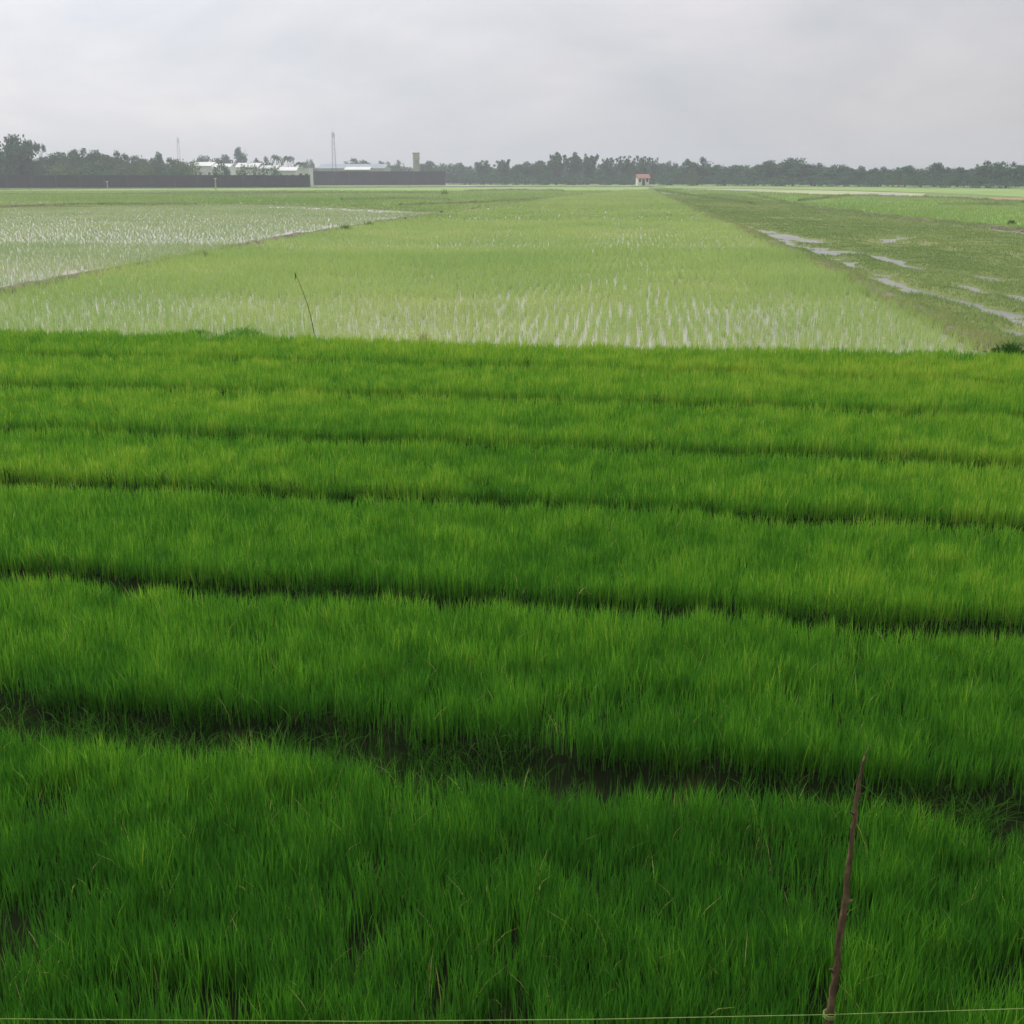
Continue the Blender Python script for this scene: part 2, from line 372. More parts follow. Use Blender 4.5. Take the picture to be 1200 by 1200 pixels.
# bunds
def bund(name, line, w, h, m, step=.5, grassy=None, gv=None, gm=None, gd=60, gh=.14):
    pts = []; L = [np.array(p) for p in line]
    for a, b in zip(L[:-1], L[1:]):
        k = max(1, int(np.linalg.norm(b-a)/max(step, a[1]*.01)))
        for i in range(k): pts.append(a+(b-a)*i/k)
    pts.append(L[-1]); pts = np.array(pts); n = len(pts)
    t = np.gradient(pts, axis=0); t /= np.linalg.norm(t, axis=1)[:, None]; nn = np.stack([-t[:,1], t[:,0]], 1)
    prof = [(-1.2, -.02), (-.8, .45), (-.4, .92), (0, 1), (.4, .9), (.8, .42), (1.2, -.02)]
    V = []
    wig = (fbm(N1, pts[:,0], pts[:,1], 1.6)-.5)*.5*w+(N2(pts[:,0], pts[:,1], 7)-.5)*w*1.1
    for (u, q) in prof:
        ww = w*(.8+.5*N3(pts[:,0]+u*3, pts[:,1], .8)); hz = h*q*(.65+.7*N4(pts[:,0]+u, pts[:,1], 1.1))
        c = pts+nn*(u*ww*.5+wig)[:, None]; V.append(np.stack([c[:,0], c[:,1], hz], 1))
    V = np.stack(V, 1).reshape(-1, 3); k = len(prof); ix = np.arange(n*k).reshape(n, k)
    Fq = np.stack([ix[:-1,:-1], ix[1:,:-1], ix[1:,1:], ix[:-1,1:]], -1).reshape(-1, 4)
    tag(link(name, np_mesh(name, V, [Fq], m)), kind='structure')
    return pts, nn, wig
BG = []           # grass on the bunds
def bund_grass(res, w, h, dens, hg, miss=.4, vb=0):
    pts, nn, wig = res; seg = np.linalg.norm(np.diff(pts, axis=0), axis=1)
    cnt = np.maximum(0, (seg*dens*w/np.maximum(1, pts[:-1,1]/25)**1.3)).astype(int)
    i = np.repeat(np.arange(len(seg)), cnt); n = len(i)
    t = RS.rand(n)[:, None]; u = RS.uniform(-.7, .7, n)
    p = pts[i]*(1-t)+pts[i+1]*t+nn[i]*(u*w*.6+wig[i])[:, None]
    k = fbm(N1, p[:,0], p[:,1], 1.9) > miss; p = p[k]; u = u[k]; n = len(p)
    P = np.stack([p[:,0], p[:,1], h*.55*(1-np.abs(u))], 1)
    hh = hg*(.5+.7*RS.rand(n))*(.6+.8*N2(p[:,0], p[:,1], 1.3))
    BG.append(blades('bg', P, hh, .009*np.maximum(1, p[:,1]/25)**.85*(1+.4*RS.rand(n)), .25+.5*RS.rand(n), M['marsh'], 2, .35+vb+.3*RS.rand(n)+.5*(fbm(N3, p[:,0], p[:,1], 2)-.5)))
r = bund('earth_bund', [g(-420,402)]+LB, .55, .17, M['bund']); bund_grass(r, .6, .2, 330, .17, .52)
r = bund('earth_bund', RB, .6, .14, M['bund']); bund_grass(r, .9, .2, 500, .15, .22, .2)
r = bund('earth_bund', BK, .6, .2, M['f_olive']); bund_grass(r, .7, .2, 400, .22, .2, -.1)
r = bund('earth_bund', [(p[0], p[1]+.12) for p in EDGE], .35, .13, M['bund']); bund_grass(r, .5, .1, 420, .16, .35, .2)
# ------------------------------------------------------------------ right marshy field: undulating soil over a flat water sheet
nearR = [(p[0], p[1]+.02) for p in EDGE[4:]]
farR = [g(1700,300), g(1400,283), g(1200,273), g(1060,259), g(930,241), g(860,229), g(790,226)]
rightp = [(p[0]+.3, p[1]) for p in RB[:-1]][::-1]+[(RB[0][0]+.4, RB[0][1]+.1)]+[g(1500,426), g(1900,436)]+farR
rightp = [(p[0]+.2, p[1]) for p in RB[:-1]]+[g(790,226)]+farR[::-1][1:]+[g(1900,436), g(1500,426)]
M['marsh_water'] = water('marsh_water', [(.3, (.10,.11,.07)), (.7, (.17,.17,.12))], .3)
sheet('marsh_water', rightp, .02, M['marsh_water'])
PUD = [((888,270),(905,275),14), ((908,284),(950,294),9), ((950,291),(1020,300),8), ((1035,282),(1062,281),6), ((1040,305),(1050,310),6),
       ((1085,320),(1140,325),12), ((1050,335),(1100,350),12), ((1100,350),(1160,365),14), ((1150,345),(1200,352),16), ((1160,372),(1195,380),10),
       ((1060,262),(1130,268),5), ((1130,268),(1230,276),7), ((990,310),(1010,318),7), ((1200,395),(1260,400),10), ((980,255),(1010,256),3)]
def marsh_z(x, y):
    z = .075+.10*(fbm(N1, x*.8, y*.35, 2.4)-.40)+.10*(N3(x, y*.6, .6)-.5)+.04*(N4(x, y*.7, .25)-.5)
    # project puddle spines on the ground
    for a, b, wpx in PUD:
        A = np.array(g(*a)); B = np.array(g(*b)); ab = B-A; L2 = ab@ab
        t = np.clip(((x-A[0])*ab[0]+(y-A[1])*ab[1])/L2, 0, 1)
        cx = A[0]+t*ab[0]; cy = A[1]+t*ab[1]; m = (A[1]+B[1])/2
        wy = abs(g(a[0], a[1]+wpx/2)[1]-g(a[0], a[1]-wpx/2)[1])*.5+.5*m/35; wx = wpx*1.1*m/F
        q = ((x-cx)/wx)**2+((y-cy)/wy)**2
        z = z-.15*np.exp(-q*.9)*((.55 if a[0] > 1030 else .15)+1.1*N2(x, y, 1.1))
    return z
gy = np.geomspace(19.5, 205, 520); Uu = np.linspace(0, 1, 200)
YY, UU = np.meshgrid(gy, Uu, indexing='ij')
rbx = np.interp(YY, [p[1] for p in RB], [p[0] for p in RB])+.25
XX = rbx+UU*np.maximum(YY*.62+6-rbx, 5)
ZZ = marsh_z(XX, YY)
ins = inpoly(XX.ravel(), YY.ravel(), rightp).reshape(XX.shape)
idx = np.arange(XX.size).reshape(XX.shape)
Fq = np.stack([idx[:-1,:-1], idx[:-1,1:], idx[1:,1:], idx[1:,:-1]], -1).reshape(-1, 4)
kk = (ins[:-1,:-1] & ins[1:,1:] & ins[:-1,1:] & ins[1:,:-1]).ravel()
tag(link('marsh_ground', np_mesh('marsh_ground', np.stack([XX, YY, ZZ], -1).reshape(-1,3), [Fq[kk]], M['f_olive'])), kind='structure')
x, y = sample(rightp, lambda d: min(420, 420*(24/d)**1.45), 200, 60)
z = marsh_z(x, y); k = (z > .016+.02*RS.rand(len(z))) | (RS.rand(len(z)) < .24); x, y, z = x[k], y[k], z[k]; n = len(x)
hh = (.05+.15*fbm(N3, x, y, 3.0)*N2(x, y, 1.2)+.04*RS.rand(n))*(.6+.6*RS.rand(n))*np.clip((z-.0)/.07, .25, 1)
me = blades('marsh_grass', np.stack([x, y, z-.005], 1), hh, .012*np.maximum(1, y/25)**.85, .3+.6*RS.rand(n), M['marsh'], 2,
            .45+.8*(fbm(N4, x*.7, y*.4, 4)-.5)+RS.randn(n)*.14)
tag(link('marsh_grass', me), 'short olive green grass covering the wet field with puddles on the right', 'grass', kind='stuff')
print('marsh', n)
# ------------------------------------------------------------------ far fields as sheets a few mm over the ground
lay = [0.004]
def field(pts, m, name='field'):
    lay[0] += .004; return sheet(name, [g(*p) for p in pts], lay[0], M[m])
lvl = .0
FF = [([(-900,262),(0,243),(230,240),(330,240),(440,245),(530,249),(600,240),(720,224),(-900,224)], 'f_green'),
      ([(-900,225),(0,222.5),(360,219.3),(560,218.5),(760,217.5),(760,222),(720,224),(-900,230)], 'f_green'),
      ([(-400,247),(0,243.5),(90,240),(60,236.5),(0,235.5),(-400,238)], 'f_pale'),
      ([(560,217.6),(560,216.4),(1100,216.4),(1100,218.6),(780,217.8)], 'f_green'),
      ([(766,223),(790,226),(860,229),(930,241),(1060,259),(1200,272.5),(1900,305),(1900,246),(1200,236),(1000,230),(880,224.5),(775,221)], 'f_bright'),
      ([(800,223.5),(880,226.5),(1000,228.5),(1080,232.5),(1085,227),(960,223),(860,221.5),(800,221.3)], 'f_pale'),
      ([(1060,232),(1200,238),(1900,262),(1900,236),(1200,232.5),(1100,231)], 'f_brown'),
      ([(780,220.5),(900,221),(1100,226),(1200,231),(1900,240),(1900,223),(1200,222),(900,219),(780,218.4)], 'f_green')]
for pts, m in FF: field(pts, m)
for pts in ([(8,238.2),(26,237.6),(28,236.4),(10,236.4)], [(848,224.3),(880,224.3),(880,223.0),(848,223.0)], [(1000,228.2),(1062,230),(1064,228.4),(1010,226.8)],
            [(520,218.6),(600,218.2),(600,217.3),(524,217.3)], [(100,221.4),(170,220.9),(170,220.5),(100,220.9)]):
    lay[0] += .004; sheet('shallow_water', [g(*p) for p in pts], lay[0]+.01, M['water'])
# low grass standing on those fields so they are not bare sheets
gs = []
for (pts, key, hg, dn) in ((FF[0][0], 'bright', .26, 26), (FF[4][0], 'bright', .26, 26)):
    pl = [g(*p) for p in pts]
    x, y = sample(pl, lambda d: dn*(80/d)**1.5, 420, 40); n = len(x)
    gs.append(blades('g', np.stack([x, y, np.full(n, .02)], 1), hg*(.5+.8*RS.rand(n))*(.5+fbm(N2, x, y, 9)), .035*np.maximum(1, y/80)**.9, .3+.3*RS.rand(n), M[key], 1, .45+.9*(fbm(N3, x*.6, y*.25, 14)-.5)+RS.randn(n)*.12))
tag(link('field_grass', join_meshes('field_grass', gs)), 'green rice stubble and grass over the far fields before the tree line', 'grass', kind='stuff')
# distant bund lines
for line, w, hgt, miss in (([(400,234.5),(470,233.5),(530,235)], .7, .35, .3), ([(545,224.5),(600,223.2),(660,224)], 1, .4, .2), ([(470,241),(560,238),(640,234)], .6, .3, .3),
                     ([(-300,229),(0,228.4),(300,226.5),(520,226)], .6, .25, .45), ([(0,222),(560,219.2),(765,219)], .7, .3, .3),
                     ([(766,223),(830,233),(880,240)], .9, .35, .1), ([(940,236),(1000,229.5),(1110,233),(1200,238)], .7, .35, .35), ([(1100,240.5),(1190,241)], .8, .4, .25),
                     ([(880,228),(930,240.5),(1060,258.5),(1200,271.5),(1500,288)], .7, .22, .2), ([(0,243.6),(90,240.2),(230,240)], .5, .25, .3)):
    r = bund('earth_bund', [g(*p) for p in line], w, .2, M['bund']); bund_grass(r, w*1.3, .2, 420, hgt, miss, -.15)
tag(link('bund_grass', join_meshes('bund_grass', BG)), 'rough grass tufts growing along the low earth bunds between the fields', 'grass', kind='stuff')
# ------------------------------------------------------------------ single weed clumps and stems
def clump(name, px, py, hgt, wid, n, m, label, cat='weeds', v=(0,1)):
    gx, gy_ = g(px, py); o = None
    rx = np.clip(RS.randn(n), -1.7, 1.7); ry = np.clip(RS.randn(n), -1.7, 1.7); P = np.stack([rx*wid*.25, ry*wid*.25, np.full(n, .03)], 1); hgt = hgt*1.25*np.exp(-(rx**2+ry**2)*.28)*(.7+.6*N1(rx*3, ry*3, 1))
    w = max(.006, gy_*.00055)
    me = blades(name, P, hgt*(.45+.6*RS.rand(n)), np.full(n, w)*(.8+.5*RS.rand(n)), .25+.6*RS.rand(n), M[m], 3, v[0]+(v[1]-v[0])*RS.rand(n))
    o = link(name, me); o.location = (gx, gy_, 0); return tag(o, label, cat)
clump('weed_clump', 1183, 419, .26, .5, 600, 'weed', 'small dark green weed clump at the right end of the nursery edge')
clump('weed_clump', 1185, 264, .34, .45, 260, 'weed', 'dark low bush alone beside the pale puddle strip at far right', 'bush')
clump('weed_clump', 405, 271, .36, .7, 400, 'marsh', 'dark tuft of weeds on the left bund beside open water', v=(0,.4))
clump('weed_clump', 432, 266, .38, .6, 110, 'marsh', 'narrow dark weed tuft on the left bund near its bright water', v=(0,.4))
clump('weed_clump', 236, 303, .30, .7, 400, 'marsh', 'brownish weed tuft halfway along the left bund', v=(.2,1))
clump('weed_clump', 521, 228, 1.0, 1.2, 300, 'young', 'pale yellow green clump alone in the far middle field')
clump('weed_clump', 285, 401, .24, .9, 1500, 'nursery', 'raised green tuft on the far nursery edge left of the thin reed', v=(.1,.6))
clump('weed_clump', 232, 399, .19, .7, 1200, 'nursery', 'low green tuft at the far nursery edge, left of a taller tuft', v=(.1,.6))
clump('weed_clump', 497, 404, .22, .2, 160, 'marsh', 'reddish brown dry tuft at the far nursery edge near the middle', v=(.85,1))
# thin leaning reed
b = g(369,399); Yb = b[1]
r0 = Vector((b[0], Yb, .05)); r1 = Vector(at(346, 321, Yb+.1))
pts = [r0+(r1-r0)*t+Vector((.05*math.sin(t*3.1), 0, 0)) for t in [i/8 for i in range(9)]]
t = empty('reed_stalk', r0, 0, 'thin dark reed leaning left at the far edge of the nursery', 'reed')
MB().tube([p-r0 for p in pts], [.009-.005*i/8 for i in range(9)], 6).build('stem', M['reed'], t, True)
n = 22; P = np.stack([np.full(n, r1.x-r0.x)+RS.randn(n)*.005, np.full(n, r1.y-r0.y), r1.z-r0.z-.12+RS.rand(n)*.12], 1)
link('seed_head', blades('seed_head', P, .05+.04*RS.rand(n), np.full(n, .006), .2+.3*RS.rand(n), M['weed'], 2, RS.rand(n)*.5), t)
# leaning stick and string
YP = 2.2
def sp_(px, py, Y): return Vector(at(px, py, Y))
ctrl = [(1014,886,2.32,.0035),(1008,912,2.31,.0058),(1003,945,2.295,.0068),(998,985,2.28,.0072),(994,1020,2.265,.0080),(991,1050,2.25,.0090),(986,1085,2.24,.0100),(982,1120,2.225,.0098),(977,1160,2.21,.0105),(972,1195,2.20,.0112),(967,1235,2.185,.0115),(958,1330,2.15,.0125),(948,1420,2.12,.0135)]
pts = [sp_(a, b, c) for a, b, c, r in ctrl]; rad = [c[3]*.82 for c in ctrl]
e = pts[-1]+(pts[-1]-pts[-2])*1.0; s_ = (pts[-1]-pts[-2]).normalized()
k = (pts[-1].z+.05)/-s_.z; base = pts[-1]+s_*k; pts.append(base); rad.append(.015)
P2 = []; R2 = []
for i in range(len(pts)-1):
    for q in range(4):
        tt = q/4; p = pts[i].lerp(pts[i+1], tt); P2.append(p+Vector((random.uniform(-.0018,.0018), random.uniform(-.002,.002), 0))); R2.append((rad[i]*(1-tt)+rad[i+1]*tt)*random.uniform(.88,1.12))
P2.append(pts[-1]); R2.append(rad[-1])
o0 = Vector((base.x, base.y, 0))
st = empty('wooden_stick', o0, 0, 'crooked brown stick leaning right in front of the nearest seedling bed', 'stick')
MB().tube([p-o0 for p in P2], R2, 10).build('stem', M['wood'], st, True)
for i in (9, 21, 30):
    kn = MB(); p = P2[i]-o0; kn.tube([p, p+Vector((random.choice((-1,1))*.016, -.004, .012))], [R2[i]*.7, R2[i]*.3], 7)
    kn.build('twig_stub', M['wood'], st, True)
tp = P2[0]-o0
MB().tube([tp-Vector((.001,0,.012)), tp+Vector((.003,0,.012)), tp+Vector((.008,.003,.03))], [.0026,.0017,.0008], 6).build('twig_tip', M['wood'], st, True)
sc = [(-900,1180,2.26),(-400,1190,2.24),(0,1194,2.22),(420,1197,2.2),(700,1194.5,2.19),(972,1189,2.185),(1200,1182,2.2),(1500,1172,2.22),(2000,1155,2.25)]
MB().tube([sp_(*c) for c in sc], .0011, 6).build('tied_string', M['string'])
tag(bpy.data.objects['tied_string'], 'thin yellow green string stretched level across the crooked stick', 'string')
kq = sp_(972,1189,2.2); kk_ = MB()
for q in range(3):
    a = [Vector((kq.x+.0135*math.cos(w), kq.y+.0135*math.sin(w), kq.z+(q-1)*.004)) for w in [i*math.pi/5 for i in range(11)]]
    kk_.tube([p-Vector((0,0,0)) for p in a], .0016, 5, False)
o = kk_.build('knot', M['string'], bpy.data.objects['tied_string'])
# ------------------------------------------------------------------ trees
def crown_mesh(name, kind, seed, m):
    R = np.random.RandomState(seed); C = []; S_ = []
    if kind == 'round':
        for i in range(26): 
            a = R.rand()*6.28; r = R.rand()**.6*.34; z = .22+.62*R.rand()**.55*math.sqrt(max(0,1-(r/.42)**2)); C.append((r*math.cos(a), r*math.sin(a), z)); S_.append(.11+.08*R.rand())
        C.append((0,0,.55)); S_.append(.26)
    elif kind == 'broad':
        for i in range(38):
            a = R.rand()*6.28; r = R.rand()**.6*.58; z = .12+.62*R.rand()**.5*math.sqrt(max(0,1-(r/.66)**2)); C.append((r*math.cos(a), r*math.sin(a), z)); S_.append(.11+.09*R.rand())
        for i in range(4): C.append((R.uniform(-.3,.3), R.uniform(-.3,.3), .42)); S_.append(.2)
    elif kind == 'plume':
        for i in range(17):
            a = R.rand()*6.28; r = .08+.36*R.rand(); top = 1-.25*R.rand()-r*.2
            for t in np.linspace(.25, 1, 7):
                q = r*t**1.5; C.append((q*math.cos(a), q*math.sin(a), .02+(top-.08)*t)); S_.append(.12*(1.25-t*.75))
    elif kind == 'umbrella':
        for i in range(16):
            a = R.rand()*6.28; r = R.rand()**.5*.5; C.append((r*math.cos(a), r*math.sin(a), .80+.1*R.rand()*(1-r))); S_.append(.10)
    elif kind == 'palm':
        for i in range(14):
            a = i*6.28/14+R.rand()*.3; up = R.uniform(-.2, .9)
            for t in np.linspace(.1, 1, 6):
                C.append((.34*t*math.cos(a), .34*t*math.sin(a), .76+.24*up*t-.20*t*t)); S_.append(.045)
    elif kind == 'bush':
        for i in range(22):
            a = R.rand()*6.28; r = R.rand()**.6*.75; C.append((r*math.cos(a), r*math.sin(a), .04+.62*R.rand()*(1-r*.7))); S_.append(.18+.1*R.rand())
    C = np.array(C); S_ = np.array(S_); per = {'palm': 14, 'plume': 26, 'umbrella': 60}.get(kind, 75)
    n = len(C)*per; i = np.repeat(np.arange(len(C)), per)
    d = R.randn(n, 3); d /= np.linalg.norm(d, axis=1)[:, None]; rr = R.rand(n)**.4
    P = C[i]+d*(rr*S_[i])[:, None]*np.array([1,1,.8]); P[:, 2] = np.maximum(P[:, 2], .01)
    s = R.uniform(.022, .058, n)*(.75 if kind in ('palm','umbrella') else 1)
    a = R.randn(n, 3); a /= np.linalg.norm(a, axis=1)[:, None]; b = np.cross(a, d+R.randn(n,3)*.5); b /= np.linalg.norm(b, axis=1)[:, None]
    if kind in ('plume', 'palm'): a = a*.6+np.array([0,0,-.5])
    P[:, 2] /= np.percentile(P[:, 2], 99.3)
    V = np.stack([P-a*s[:,None], P+b*(s*.5)[:,None], P+a*s[:,None], P-b*(s*.5)[:,None]], 1).reshape(-1, 3)
    F4 = np.arange(n*4).reshape(n, 4); cv = R.rand(len(C))
    return np_mesh(name, V, [F4], m, {'v': np.repeat(np.clip(.25+.5*cv[i]+R.randn(n)*.15, 0, 1), 4)})
def trunk_mesh(kind, seed):
    R = random.Random(seed); s = MB(); top = {'round':.6,'broad':.5,'plume':.5,'umbrella':.82,'palm':.78,'bush':.35}[kind]
    if kind == 'bush' or kind == 'plume':
        for i in range(7):
            a = R.random()*6.28; r = .22 if kind == 'bush' else .26
            s.tube([(.03*math.cos(a), .03*math.sin(a), 0), (r*.4*math.cos(a), r*.4*math.sin(a), top*.5), (r*math.cos(a), r*math.sin(a), top*(1.4 if kind == 'plume' else 1))], [.012,.010,.004], 6)
    else:
        w = .03*R.choice((-1,1)); s.tube([(0,0,-.01),(w,0,top*.4),(w*.5,.01,top*.75),(0,0,top)], [.032,.024,.018,.01], 8)
        if kind != 'palm':
            for i in range(7):
                a = i*.9+R.random(); r = .4 if kind == 'broad' else .22; h0 = top*R.uniform(.45,.8)
                s.tube([(w*.6,0,h0),(r*.5*math.cos(a), r*.5*math.sin(a), h0+(top-h0)*.7),(r*math.cos(a), r*math.sin(a), top+.06)], [.013,.008,.004], 5)
    return s.mesh('trunk', M['trunk'], True)
PROTO = {}
for kind, nv in (('round',4),('broad',4),('plume',3),('umbrella',1),('palm',2),('bush',4)):
    for q in range(nv):
        for lt in (0, 1):
            cm = crown_mesh('crown', kind, 100+q*7+len(kind), M['crown_light' if lt else 'crown']) if lt == 0 else PROTO[(kind,q,0)][0].copy()
            if lt: cm.materials[0] = M['crown_light']
            PROTO[(kind, q, lt)] = (cm, trunk_mesh(kind, q*3+1) if lt == 0 else PROTO[(kind,q,0)][1])
def tree(px, top, wpx, Y, kind, label, lt=0, q=None, name='tree', cat='tree', group='trees along the far tree line'):
    """px: photo column, top: photo row of the crown's top, wpx: crown width in photo px"""
    X, _, zt = at(px, top, Y); wd = wpx*Y/F*1.02
    kw = {'round':.9,'broad':1.35,'plume':.95,'umbrella':1.15,'palm':.75,'bush':1.75}[kind]
    q = random.randrange(4) if q is None else q; nv = {'round':4,'broad':4,'plume':3,'umbrella':1,'palm':2,'bush':4}[kind]; q %= nv
    cm, tm = PROTO[(kind, q, lt)]
    e = empty(name, (X, Y, 0), random.random()*6.28, label, cat, group)
    e.scale = (wd/kw, wd/kw, zt)
    link('crown', cm, e); link('trunk', tm, e); return e
# left side: behind and above the dark wall
TR = [ # px, top, width, Y, kind, light, label
 (14,161,46,345,'broad',0,'tallest dark tree at the far left edge above the wall'),
 (-14,172,46,350,'broad',0,'dark tree cut by the left picture border'),
 (46,168,17,352,'umbrella',0,'small flat topped tree beside the tallest tree at far left'),
 (30,186,34,347,'broad',0,'dark low tree under the flat topped one at far left'),
 (62,180,26,372,'round',0,'round dark tree just right of the flat topped one'),
 (84,177,34,380,'broad',0,'wide tree second clump right of the flat topped one'),
 (108,176,26,385,'round',0,'upright tree with the peak left of the thin mast'),
 (124,183,24,378,'round',1,'paler tree between two upright ones left of the mast'),
 (139,179,22,385,'round',0,'dark rounded tree below left of the thin mast'),
 (158,184,26,395,'broad',0,'low wide dark tree left of the thin mast'),
 (184,181,30,390,'broad',0,'dense tree immediately left of the thin mast'),
 (206,188,28,385,'broad',1,'light green tree at the foot of the thin mast'),
 (281,174,16,520,'round',0,'lone round tree rising above the white roofs'),
 (265,183,26,515,'broad',0,'dark tree behind the white roofs left of the lone round one'),
 (240,184,30,525,'broad',0,'dark low trees over the leftmost white roof'),
 (308,186,24,520,'broad',0,'dark tree between the lone round tree and the palms'),
 (324,182,14,505,'palm',0,'left palm like tree above the white block'),
 (337,183,16,500,'palm',0,'right palm like tree above the white block'),
 (352,190,16,490,'palm',0,'short palm like tree close to the white block'),
 (362,188,18,640,'broad',0,'hazy tree just right of the white block'),
 (418,187,26,640,'round',0,'hazy tree peak right of the tall lattice mast'),
 (440,191,36,640,'broad',0,'low hazy tree between lattice mast and water tower'),
 (462,190,26,620,'broad',0,'low tree just left of the water tower'),
 (505,190,34,560,'broad',0,'dark tree just right of the water tower'),
 (530,192,40,560,'broad',0,'low wide tree above the end of the dark wall'),
 (566,189,24,470,'plume',0,'feathery tree first right of the dark wall end'),
 (592,188,26,470,'plume',0,'feathery tree second right of the dark wall end'),
 (616,191,26,475,'round',0,'lower rounded tree left of the tall feathery group'),
 (634,189,22,470,'round',0,'small tree touching the tall feathery group'),
 (652,180,24,450,'plume',0,'leftmost feathery crown of the tallest central group'),
 (672,180,26,455,'plume',0,'middle feathery crown of the tallest central group'),
 (690,182,26,450,'plume',0,'rightmost feathery crown of the tallest central group'),
 (714,186,24,455,'plume',0,'feathery crown left in the group above the red roofed house'),
 (733,184,26,460,'plume',0,'feathery crown directly above left of the red roofed house'),
 (752,184,24,455,'plume',0,'feathery crown directly above the red roofed house'),
 (767,186,18,460,'plume',0,'narrow feathery crown right of the red roofed house'),
 (788,191,30,440,'broad',0,'low dark tree between feathery group and rounded tree'),
 (818,187,38,420,'broad',0,'large rounded dark tree right of the red roofed house'),
 (811,199,20,405,'bush',1,'yellow green shrub under the large rounded tree'),
 (842,194,24,430,'broad',0,'low tree just right of the large rounded tree'),
 (866,194,34,420,'broad',0,'low flat crowned tree left of the domed peak'),
 (890,194,28,415,'broad',0,'low dark tree touching the domed peak on its left'),
 (906,189,24,400,'round',0,'tree on the left shoulder of the domed peak'),
 (931,186,34,395,'broad',0,'domed peak tree right of centre in the far tree line'),
 (952,192,22,395,'round',0,'tree on the right shoulder of the domed peak'),
 (982,194,36,390,'broad',0,'wide low tree right of the domed peak'),
 (1008,196,30,385,'broad',0,'low even crown left of the tree line dip'),
 (1034,197,32,380,'broad',0,'low even crown in the tree line dip'),
 (1062,195,36,370,'broad',0,'slightly raised crown left of the smooth dome tree'),
 (1097,192,34,355,'broad',0,'smooth dome tree right of the tree line dip'),
 (1124,197,30,350,'broad',0,'low crown between the two right hand domes'),
 (1142,198,24,350,'broad',0,'lowest crown just left of the rightmost tall dome'),
 (1160,190,26,330,'round',0,'tall dome left part of the rightmost clump'),
 (1182,191,38,325,'broad',0,'broad crown at the right picture border'),
 (1210,192,34,325,'broad',0,'crown cut by the right picture border'),
]
for (px, tp_, w, Y, kd, lt, lb) in TR: tree(px, tp_, w*(1.3 if kd in ('round','broad','plume') and w > 18 else 1), Y, kd, lb, lt)
# shrubs in front of trees / behind the walls
SH = [(78,190,44,352,1,'pale shrub mound above the wall right of the tallest tree'),
 (56,196,40,345,1,'light green low mound behind the wall at far left'),(112,192,40,352,0,'darker shrub behind the wall, second from the pale mound'),(142,191,34,350,1,'pale shrub behind the wall left of the thin mast'),
 (168,190,36,352,1,'wide shrub behind the wall just left of the thin mast'),(198,191,36,350,0,'dark shrub behind the wall at the mast foot'),(224,189,30,350,1,'pale shrub behind the wall under the leftmost white roof'),
 (258,191.5,30,352,0,'dark shrub behind the wall under the white roofs'),(290,192,28,350,1,'pale shrub behind the wall under the lone round tree'),(316,194,30,352,0,'dark shrub behind the wall left of the white block'),
 (128,200,30,342,0,'brown green bush half hidden by the long wall'),(575,203,34,455,0,'low bush at the foot of the first feathery tree'),(606,204,34,455,0,'low bush under the second feathery tree'),(640,203,30,440,0,'low bush at the foot of the tall central group'),
 (672,203,32,440,0,'low bush under the middle of the tall central group'),(704,203,30,440,0,'low bush in the gap left of the red roofed house'),(732,204,22,440,0,'low bush touching the red roofed house on its left'),
 (782,204,26,425,0,'low bush a little right of the red roofed house'),(850,205,32,400,0,'low bush right of the yellow green shrub'),(884,206,32,395,0,'low bush left under the domed peak'),(918,206,34,385,0,'low bush under the domed peak'),
 (955,206,34,380,0,'low bush right under the domed peak'),(990,206,34,372,0,'low bush left under the tree line dip'),(1024,206,34,365,0,'low bush under the tree line dip'),(1054,205,22,352,1,'olive bush left of the smooth dome tree'),
 (1080,206,32,345,0,'low bush under the smooth dome tree'),(1114,206,32,335,0,'low bush between the right hand domes'),(1148,207,32,322,0,'low bush left under the rightmost clump'),(1180,207,34,312,0,'low bush at the right picture border'),
 (545,204,30,470,0,'low bush at the end of the dark wall')]
for (px, tp_, w, Y, lt, lb) in SH: tree(px, tp_-(1.5 if tp_ > 202 else 0), w*1.25, Y, 'bush', lb, lt, name='shrub', cat='shrub', group='shrubs at the foot of the far trees')
# far wood behind everything: one mass
bm_, _ = PROTO[('broad', 0, 0)]; nvv = len(bm_.vertices); bv = np.empty(nvv*3, np.float32); bm_.vertices.foreach_get('co', bv); bv = bv.reshape(-1,3)
bc = np.empty(nvv, np.float32); bm_.attributes['v'].data.foreach_get('value', bc)
V = []; A = []
tops = [(-400,186),(0,186),(100,186),(220,194),(300,197),(362,196),(420,194),(520,196),(600,194),(640,190),(700,191),(760,191),(840,195),(930,192),(1000,197),(1120,199),(1300,198),(1700,192)]
for px in range(-420, 1640, 13):
    Y = float(np.interp(px, [0, 362, 600, 900, 1200], [430, 700, 510, 460, 370]))+random.uniform(0, 40)
    tp_ = np.interp(px, [t[0] for t in tops], [t[1] for t in tops])+random.uniform(0, 4)
    X, _, zt = at(px, tp_, Y); w = 34*Y/F/1.3*random.uniform(.8,1.2); a = random.random()*6.28
    q = bv.copy(); x_ = q[:,0]*math.cos(a)-q[:,1]*math.sin(a); y_ = q[:,0]*math.sin(a)+q[:,1]*math.cos(a)
    zz_ = q[:,2]*zt
    V.append(np.stack([x_*w+X, y_*w+Y, zz_], 1)); A.append(bc)
    q2 = np.stack([x_*w*1.1+X+random.uniform(-2,2), y_*w+Y-3, (q[:,2]-.3)*zt*.95], 1); q2[:,2] = np.maximum(q2[:,2], .1); V.append(q2); A.append(bc)
V = np.concatenate(V); 
wm = np_mesh('far_wood', V, [np.arange(len(V)).reshape(-1,4)], M['crown'], {'v': np.concatenate(A)})
tag(link('far_wood', wm), 'dense dark band of distant woodland filling in behind the single trees', 'woodland', kind='stuff')
